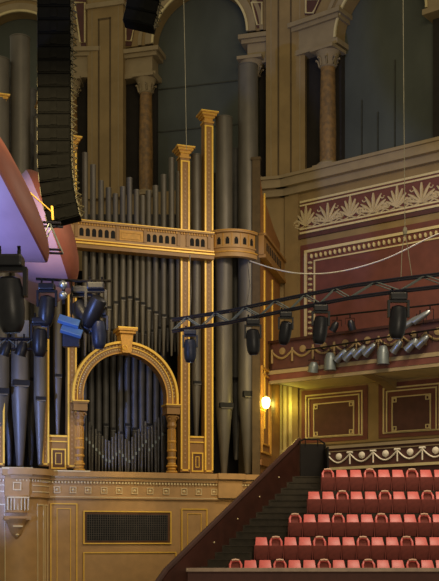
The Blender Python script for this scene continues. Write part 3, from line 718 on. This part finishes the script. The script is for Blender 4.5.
# axis (from dome to rim side): up and to the right, slightly away from the viewer
mushroom(3, 182, 29.5, 4.7, R(62), R(2), 'nearest and largest pinkish acoustic disc at the left edge, lit blue', .72, .26)
mushroom(48, 230, 37.6, 4.1, R(69), R(6), 'second acoustic disc, behind and below the largest at the left', .85, .38)
mushroom(44, 276, 42.5, 2.4, R(28), R(8), 'lowest pinkish acoustic disc above the blue stage lamps', .95, .25)
q = MB().tube([at(5, 172, 29.5), at(28, 191, 30.2), at(52, 212, 30.7)], .022, 6).tube([at(52, 206, 30.7), at(53, 220, 30.7)], .035, 6)
tag(q.build('lifting_strap', 'rope'), label='yellow strap running down from the largest acoustic disc', cat='strap')

def truss(name, pts, h, label, lace=.42, r=.03, dy=.3):
    o = empty(name, pts[0], label=label, cat='truss'); P0 = Vector(pts[0]); P = [Vector(p)-P0 for p in pts]
    off = [Vector((0, 0, 0)), Vector((0, 0, -h)), Vector((0, dy, 0)), Vector((0, dy, -h))]
    for f in off: MB().tube([p+f for p in P], r, 6).build('chord', 'truss', o, True)
    L = MB(); side = 0; n = 0
    for a, b in zip(P, P[1:]):
        k = max(1, int((b-a).length/lace))
        for j in range(k):
            p, q_ = a+(b-a)*j/k, a+(b-a)*(j+1)/k
            i0, i1 = (0, 1) if n % 2 else (1, 0)
            L.tube([p+off[i0], q_+off[i1]], r*.6, 5).tube([p+off[i0+2], q_+off[i1+2]], r*.6, 5).tube([p+off[0], p+off[2]], r*.5, 4); n += 1
    L.build('lacing', 'fixg', o)
    return o
def tp(px): # main truss centre line
    xs = [172, 230, 290, 350, 400, 450]; ys = [319, 310, 297, 285, 278, 272]
    for i in range(5):
        if px <= xs[i+1]: t = (px-xs[i])/(xs[i+1]-xs[i]); return at(px, ys[i]+t*(ys[i+1]-ys[i]), 35-3*(px-172)/260)
    return at(px, 272, 32)
truss('lighting_truss', [tp(p) for p in (172, 201, 230, 260, 290, 320, 350, 375, 400, 425, 450)], .36, 'long dark lighting truss sloping up to the right across the organ', r=.034)
truss('lighting_truss', [at(38, 222, 30.7), at(61, 223, 30.7)], .75, 'short black truss frame beside the two upper acoustic discs', .3, .035, .4)
truss('lighting_truss', [at(-6, 338, 33), at(46, 339, 33)], .3, 'thin dark truss with small lamps at the lower left edge', .35, .025, .3)

def moving_head(loc, sc, m, label, rx=0, ry=0, yaw=0):
    r = empty('moving_light', loc, yaw, label=label, cat='stage light'); r.scale = (sc,)*3
    MB().box(-.22, .22, -.17, .17, -.18, 0).build('base', m, r, bevel=.04)
    y = MB().box(-.24, .24, -.06, .06, -.24, -.18)
    for s in (-1, 1): y.box(s*.25-.03, s*.25+.03, -.07, .07, -.62, -.18)
    y.build('yoke', m, r)
    h = MB().lathe([(.10, .26), (.19, .22), (.225, .05), (.225, -.25), (.20, -.45), (.15, -.56), (.12, -.58)][::-1], n=18).build('head', m, r, True)
    h.location = (0, 0, -.58); h.rotation_euler = (rx, ry, 0)
    q = MB().lathe([(.12, -.59), (.12, -.575)], n=16).build('lens', 'lens', h)
    c = MB()
    for s in (-.15, .15): c.tube([(s, 0, 0), (s, .03, .1), (s, 0, .15)], .03, 6)
    c.build('clamp', 'iron', r)
    return r
for px, dpy, sc, m, lab, rx, ry in ((190, 9, .88, 'fixb', 'blue-black moving light hanging in front of the gilded organ post', .1, 0), (253, 9, .95, 'fix', 'dark moving light hanging in front of the largest organ pipe', .12, -.05),
        (286, 9, .85, 'fix', 'dark moving light hanging at the left end of the balcony', .3, .15), (321, 10, 1.0, 'fix', 'bulky dark moving light hanging before the left edge of the maroon panel', .15, .1), (399, 10, 1.15, 'fix', 'largest dark moving light below the wire bridle at right', .1, .08)):
    p = tp(px); moving_head(p+Vector((0, .12, -.42)), sc, m, lab, rx, ry)

def par_can(loc, r, L, rx, ry, m, label, yaw=0, group=None):
    o = empty('par_lamp', loc, yaw, label=label, cat='stage light', group=group)
    b = MB().lathe([(r*.55, 0), (r*.7, -.05), (r, -L*.4), (r, -L), (r*1.12, -L), (r*1.12, -L-.03)], n=16).build('can', m, o, True); b.rotation_euler = (rx, ry, 0)
    MB().lathe([(r*.9, -L-.02), (r*.9, -L-.035)], n=14).build('lens', 'lens', b)
    y = MB().tube([(-r*1.15, 0, -L*.45), (-r*1.15, 0, .08), (r*1.15, 0, .08), (r*1.15, 0, -L*.45)], .018, 5).tube([(0, 0, .08), (0, 0, .24)], .03, 6); y.build('yoke', 'iron', o)
    return o
yb = 49.5
def bp_(px, py, dd=-3.3): q = f2.P(px, py, dd); return f2.world(q.x, dd, q.z)
cans = [(314, 362, .19, .42, .2, .1, 'fixg', 'pale-fronted'), (330, 353, .22, .72, .0, 0, 'fixg', 'large grey upright'), (346, 350, .13, .62, .5, .75, 'fixs', 'silver slanting'), (355, 349, .13, .62, .5, .75, 'fixs', 'silver slanting'),
        (365, 346, .13, .62, .5, .75, 'fixs', 'silver slanting'), (375, 344, .13, .62, .5, .75, 'fixs', 'silver slanting'), (383, 346, .22, .74, 0, 0, 'fixg', 'large grey upright'), (401, 341, .13, .55, .5, .6, 'fixs', 'silver slanting'),
        (417, 339, .14, .6, .5, .75, 'fixs', 'silver slanting'), (428, 336, .13, .6, .5, .8, 'fixs', 'silver slanting')]
for i, (px, py, r, L, rx, ry, m, lab) in enumerate(cans):
    par_can(bp_(px, py), r*1.2, L*1.05, rx, ry, m, f'{lab} lamp on the balcony front, {ORD[i]} from the left', group='lamps on the balcony rail')
for i, (px, py, ry) in enumerate(((337, 322, .5), (350, 320, -.3))):
    par_can(bp_(px, py, -3.7), .17, .42, .3, ry, 'fix', ('left' if i == 0 else 'right')+' of the two dark lamps hung just below the truss before the maroon panel')
for i, (px, py) in enumerate(((420, 316), (430, 311))):
    par_can(bp_(px, py, -3.7), .13, .8, .4, 1.0, 'fixs', ('lower' if i == 0 else 'upper')+' long silver lamp slanting below the truss at the right edge')
# pipes that carry the lamps on the balcony front
a, b_ = bp_(306, 350), bp_(450, 327)
q = MB().tube([a, b_], .04, 6)
for px in (320, 360, 408, 440):
    A_ = bp_(px, 350-(px-306)*.16); q.tube([A_, A_+Vector((.2, .26, -.05))], .03, 5)
tag(q.build('lighting_bar', 'iron'), label='dark pipe bar fixed along the balcony front carrying the lamps', cat='bar')
a, b_ = bp_(330, 316, -3.7), bp_(450, 303, -3.7)
tag(MB().tube([a, b_], .04, 6).build('lighting_bar', 'iron'), label='upper dark pipe bar just beneath the long truss at right', cat='bar')

# lamps at the lower left
moving_head(at(9, 256, 26), 1.55, 'fix', 'large dark moving light at the left edge below the blue-lit disc', .15, -.06)
moving_head(at(47, 284, 33), 1.1, 'fix', 'square dark moving light in front of the lowest acoustic disc', .1, .1)
moving_head(at(96, 283, 33), 1.2, 'fix', 'dark moving light hanging left of the arch, uppermost of the cluster', .4, .5)
moving_head(at(82, 287, 33.5), 1.3, 'fix', 'dark moving light just right of the twin round lamps', -.2, -.5)
mh = moving_head(at(99, 310, 33.2), 1.0, 'fixb', 'blue-black moving light hanging lowest above the arch shoulder', .05, 0)
MB().tube([(0, 0, .1), (0, 0, .88)], .03, 6).build('drop_pole', 'iron', mh)
moving_head(at(40, 318, 33), 1.0, 'fix', 'dark moving light right of the beige board', .1, .05)
for i, px in enumerate((8, 24)):
    par_can(at(px, 342, 33), .17, .38, .2, .35, 'fix', ('left' if i == 0 else 'right')+' small round dark lamp under the beige board')
bb = MB().box(-.21, .21, -.03, .03, -.28, .26).build('beige_board', 'beige'); bb.location = at(22, 329, 33.33)
tag(bb, 'small square beige board behind the lamps at the lower left', 'board')
bl = empty('led_panel', at(69, 321, 33), label='tilted pale blue twin panel lamp below the dark cluster', cat='stage light')
for k, (x, z) in enumerate(((0, 0), (.08, -.30))):
    o = MB().box(-.32, .32, -.05, .08, -.13, .13).build('panel', 'panelb', bl, bevel=.015); o.location = (x, 0, z); o.rotation_euler = (-.6, .28, .1)
MB().box(-.2, .3, .05, .3, -.75, -.1).build('housing', 'fixb', bl, bevel=.02)
MB().tube([(.05, .17, -.2), (.05, .17, 1.2)], .025, 6).build('drop_pole', 'iron', bl)
tb_ = empty('twin_lamp', at(63, 290, 33), label='pair of small round pearly lamps one above the other beside the lowest disc', cat='lamp')
for z in (.15, -.16): MB().lathe([(.13*sin(t*pi/8)+.001, z-.13*cos(t*pi/8)) for t in range(9)], n=14).build('globe', 'fixs', tb_, True)
MB().box(-.04, .04, .08, .16, -.4, .35).build('bracket', 'iron', tb_)
sm = empty('spot_bar', at(93, 315, 33.2), label='dark horizontal bar tying the lamp cluster together left of the arch', cat='bar')
MB().tube([at(36, 279, 33.2)-at(93, 315, 33.2), at(80, 281, 33.2)-at(93, 315, 33.2), at(112, 281, 33.2)-at(93, 315, 33.2)], .045, 6).build('bar', 'iron', sm)

# cables
def wire(pts, r, m, label, name='cable'): tag(MB().tube(pts, r, 5).build(name, m), label=label, cat='cable')
wire([at(183.5, -10, 34), at(185, 60, 34), at(186.5, 150, 34)], .009, 'cable', 'thin pale wire hanging down to the left gilded organ post')
wire([at(403, -10, 33), at(404, 120, 33), at(405, 232, 32.6)], .011, 'cable', 'thin pale wire hanging before the right-hand arch')
br = MB().tube([at(405, 231, 32.6), at(402, 250, 32.6), at(401, 278, 32.4)], .011, 5).tube([at(405, 231, 32.6), at(408, 250, 32.6), at(412, 277, 32.4)], .011, 5).lathe([(.05, -.1), (.07, 0), (.05, .1)], at(405, 231, 32.6), 8)
tag(br.build('wire_bridle', 'cable'), label='forked wire bridle holding the right end of the long truss', cat='cable')
ctl = [(250, 261), (275, 269), (300, 273.5), (330, 273), (360, 267), (390, 257), (427, 239), (450, 229)]
pts = []
for i in range(len(ctl)-1):
    p0, p1, p2, p3 = [ctl[max(0, min(len(ctl)-1, i+k))] for k in (-1, 0, 1, 2)]
    for j in range(5):
        t = j/5; pts.append(tuple(.5*((2*p1[c])+(-p0[c]+p2[c])*t+(2*p0[c]-5*p1[c]+4*p2[c]-p3[c])*t*t+(-p0[c]+3*p1[c]-3*p2[c]+p3[c])*t**3) for c in (0, 1)))
n = len(pts)
wire([at(x, y, 49-13*i/n) for i, (x, y) in enumerate(pts)], [.03-.008*i/n for i in range(n)], 'cablew', 'white slack cable swooping from the organ side up to the right edge')
wire([at(248, 262, 37), at(250, 285, 36), at(247, 305, 34.2)], .02, 'cabled', 'short dark wire hanging in front of the largest organ pipe')
wire([at(190, 255, 36), at(191, 290, 35.4), at(190, 316, 34.8)], .02, 'cabled', 'short dark wire above the moving light on the organ post')
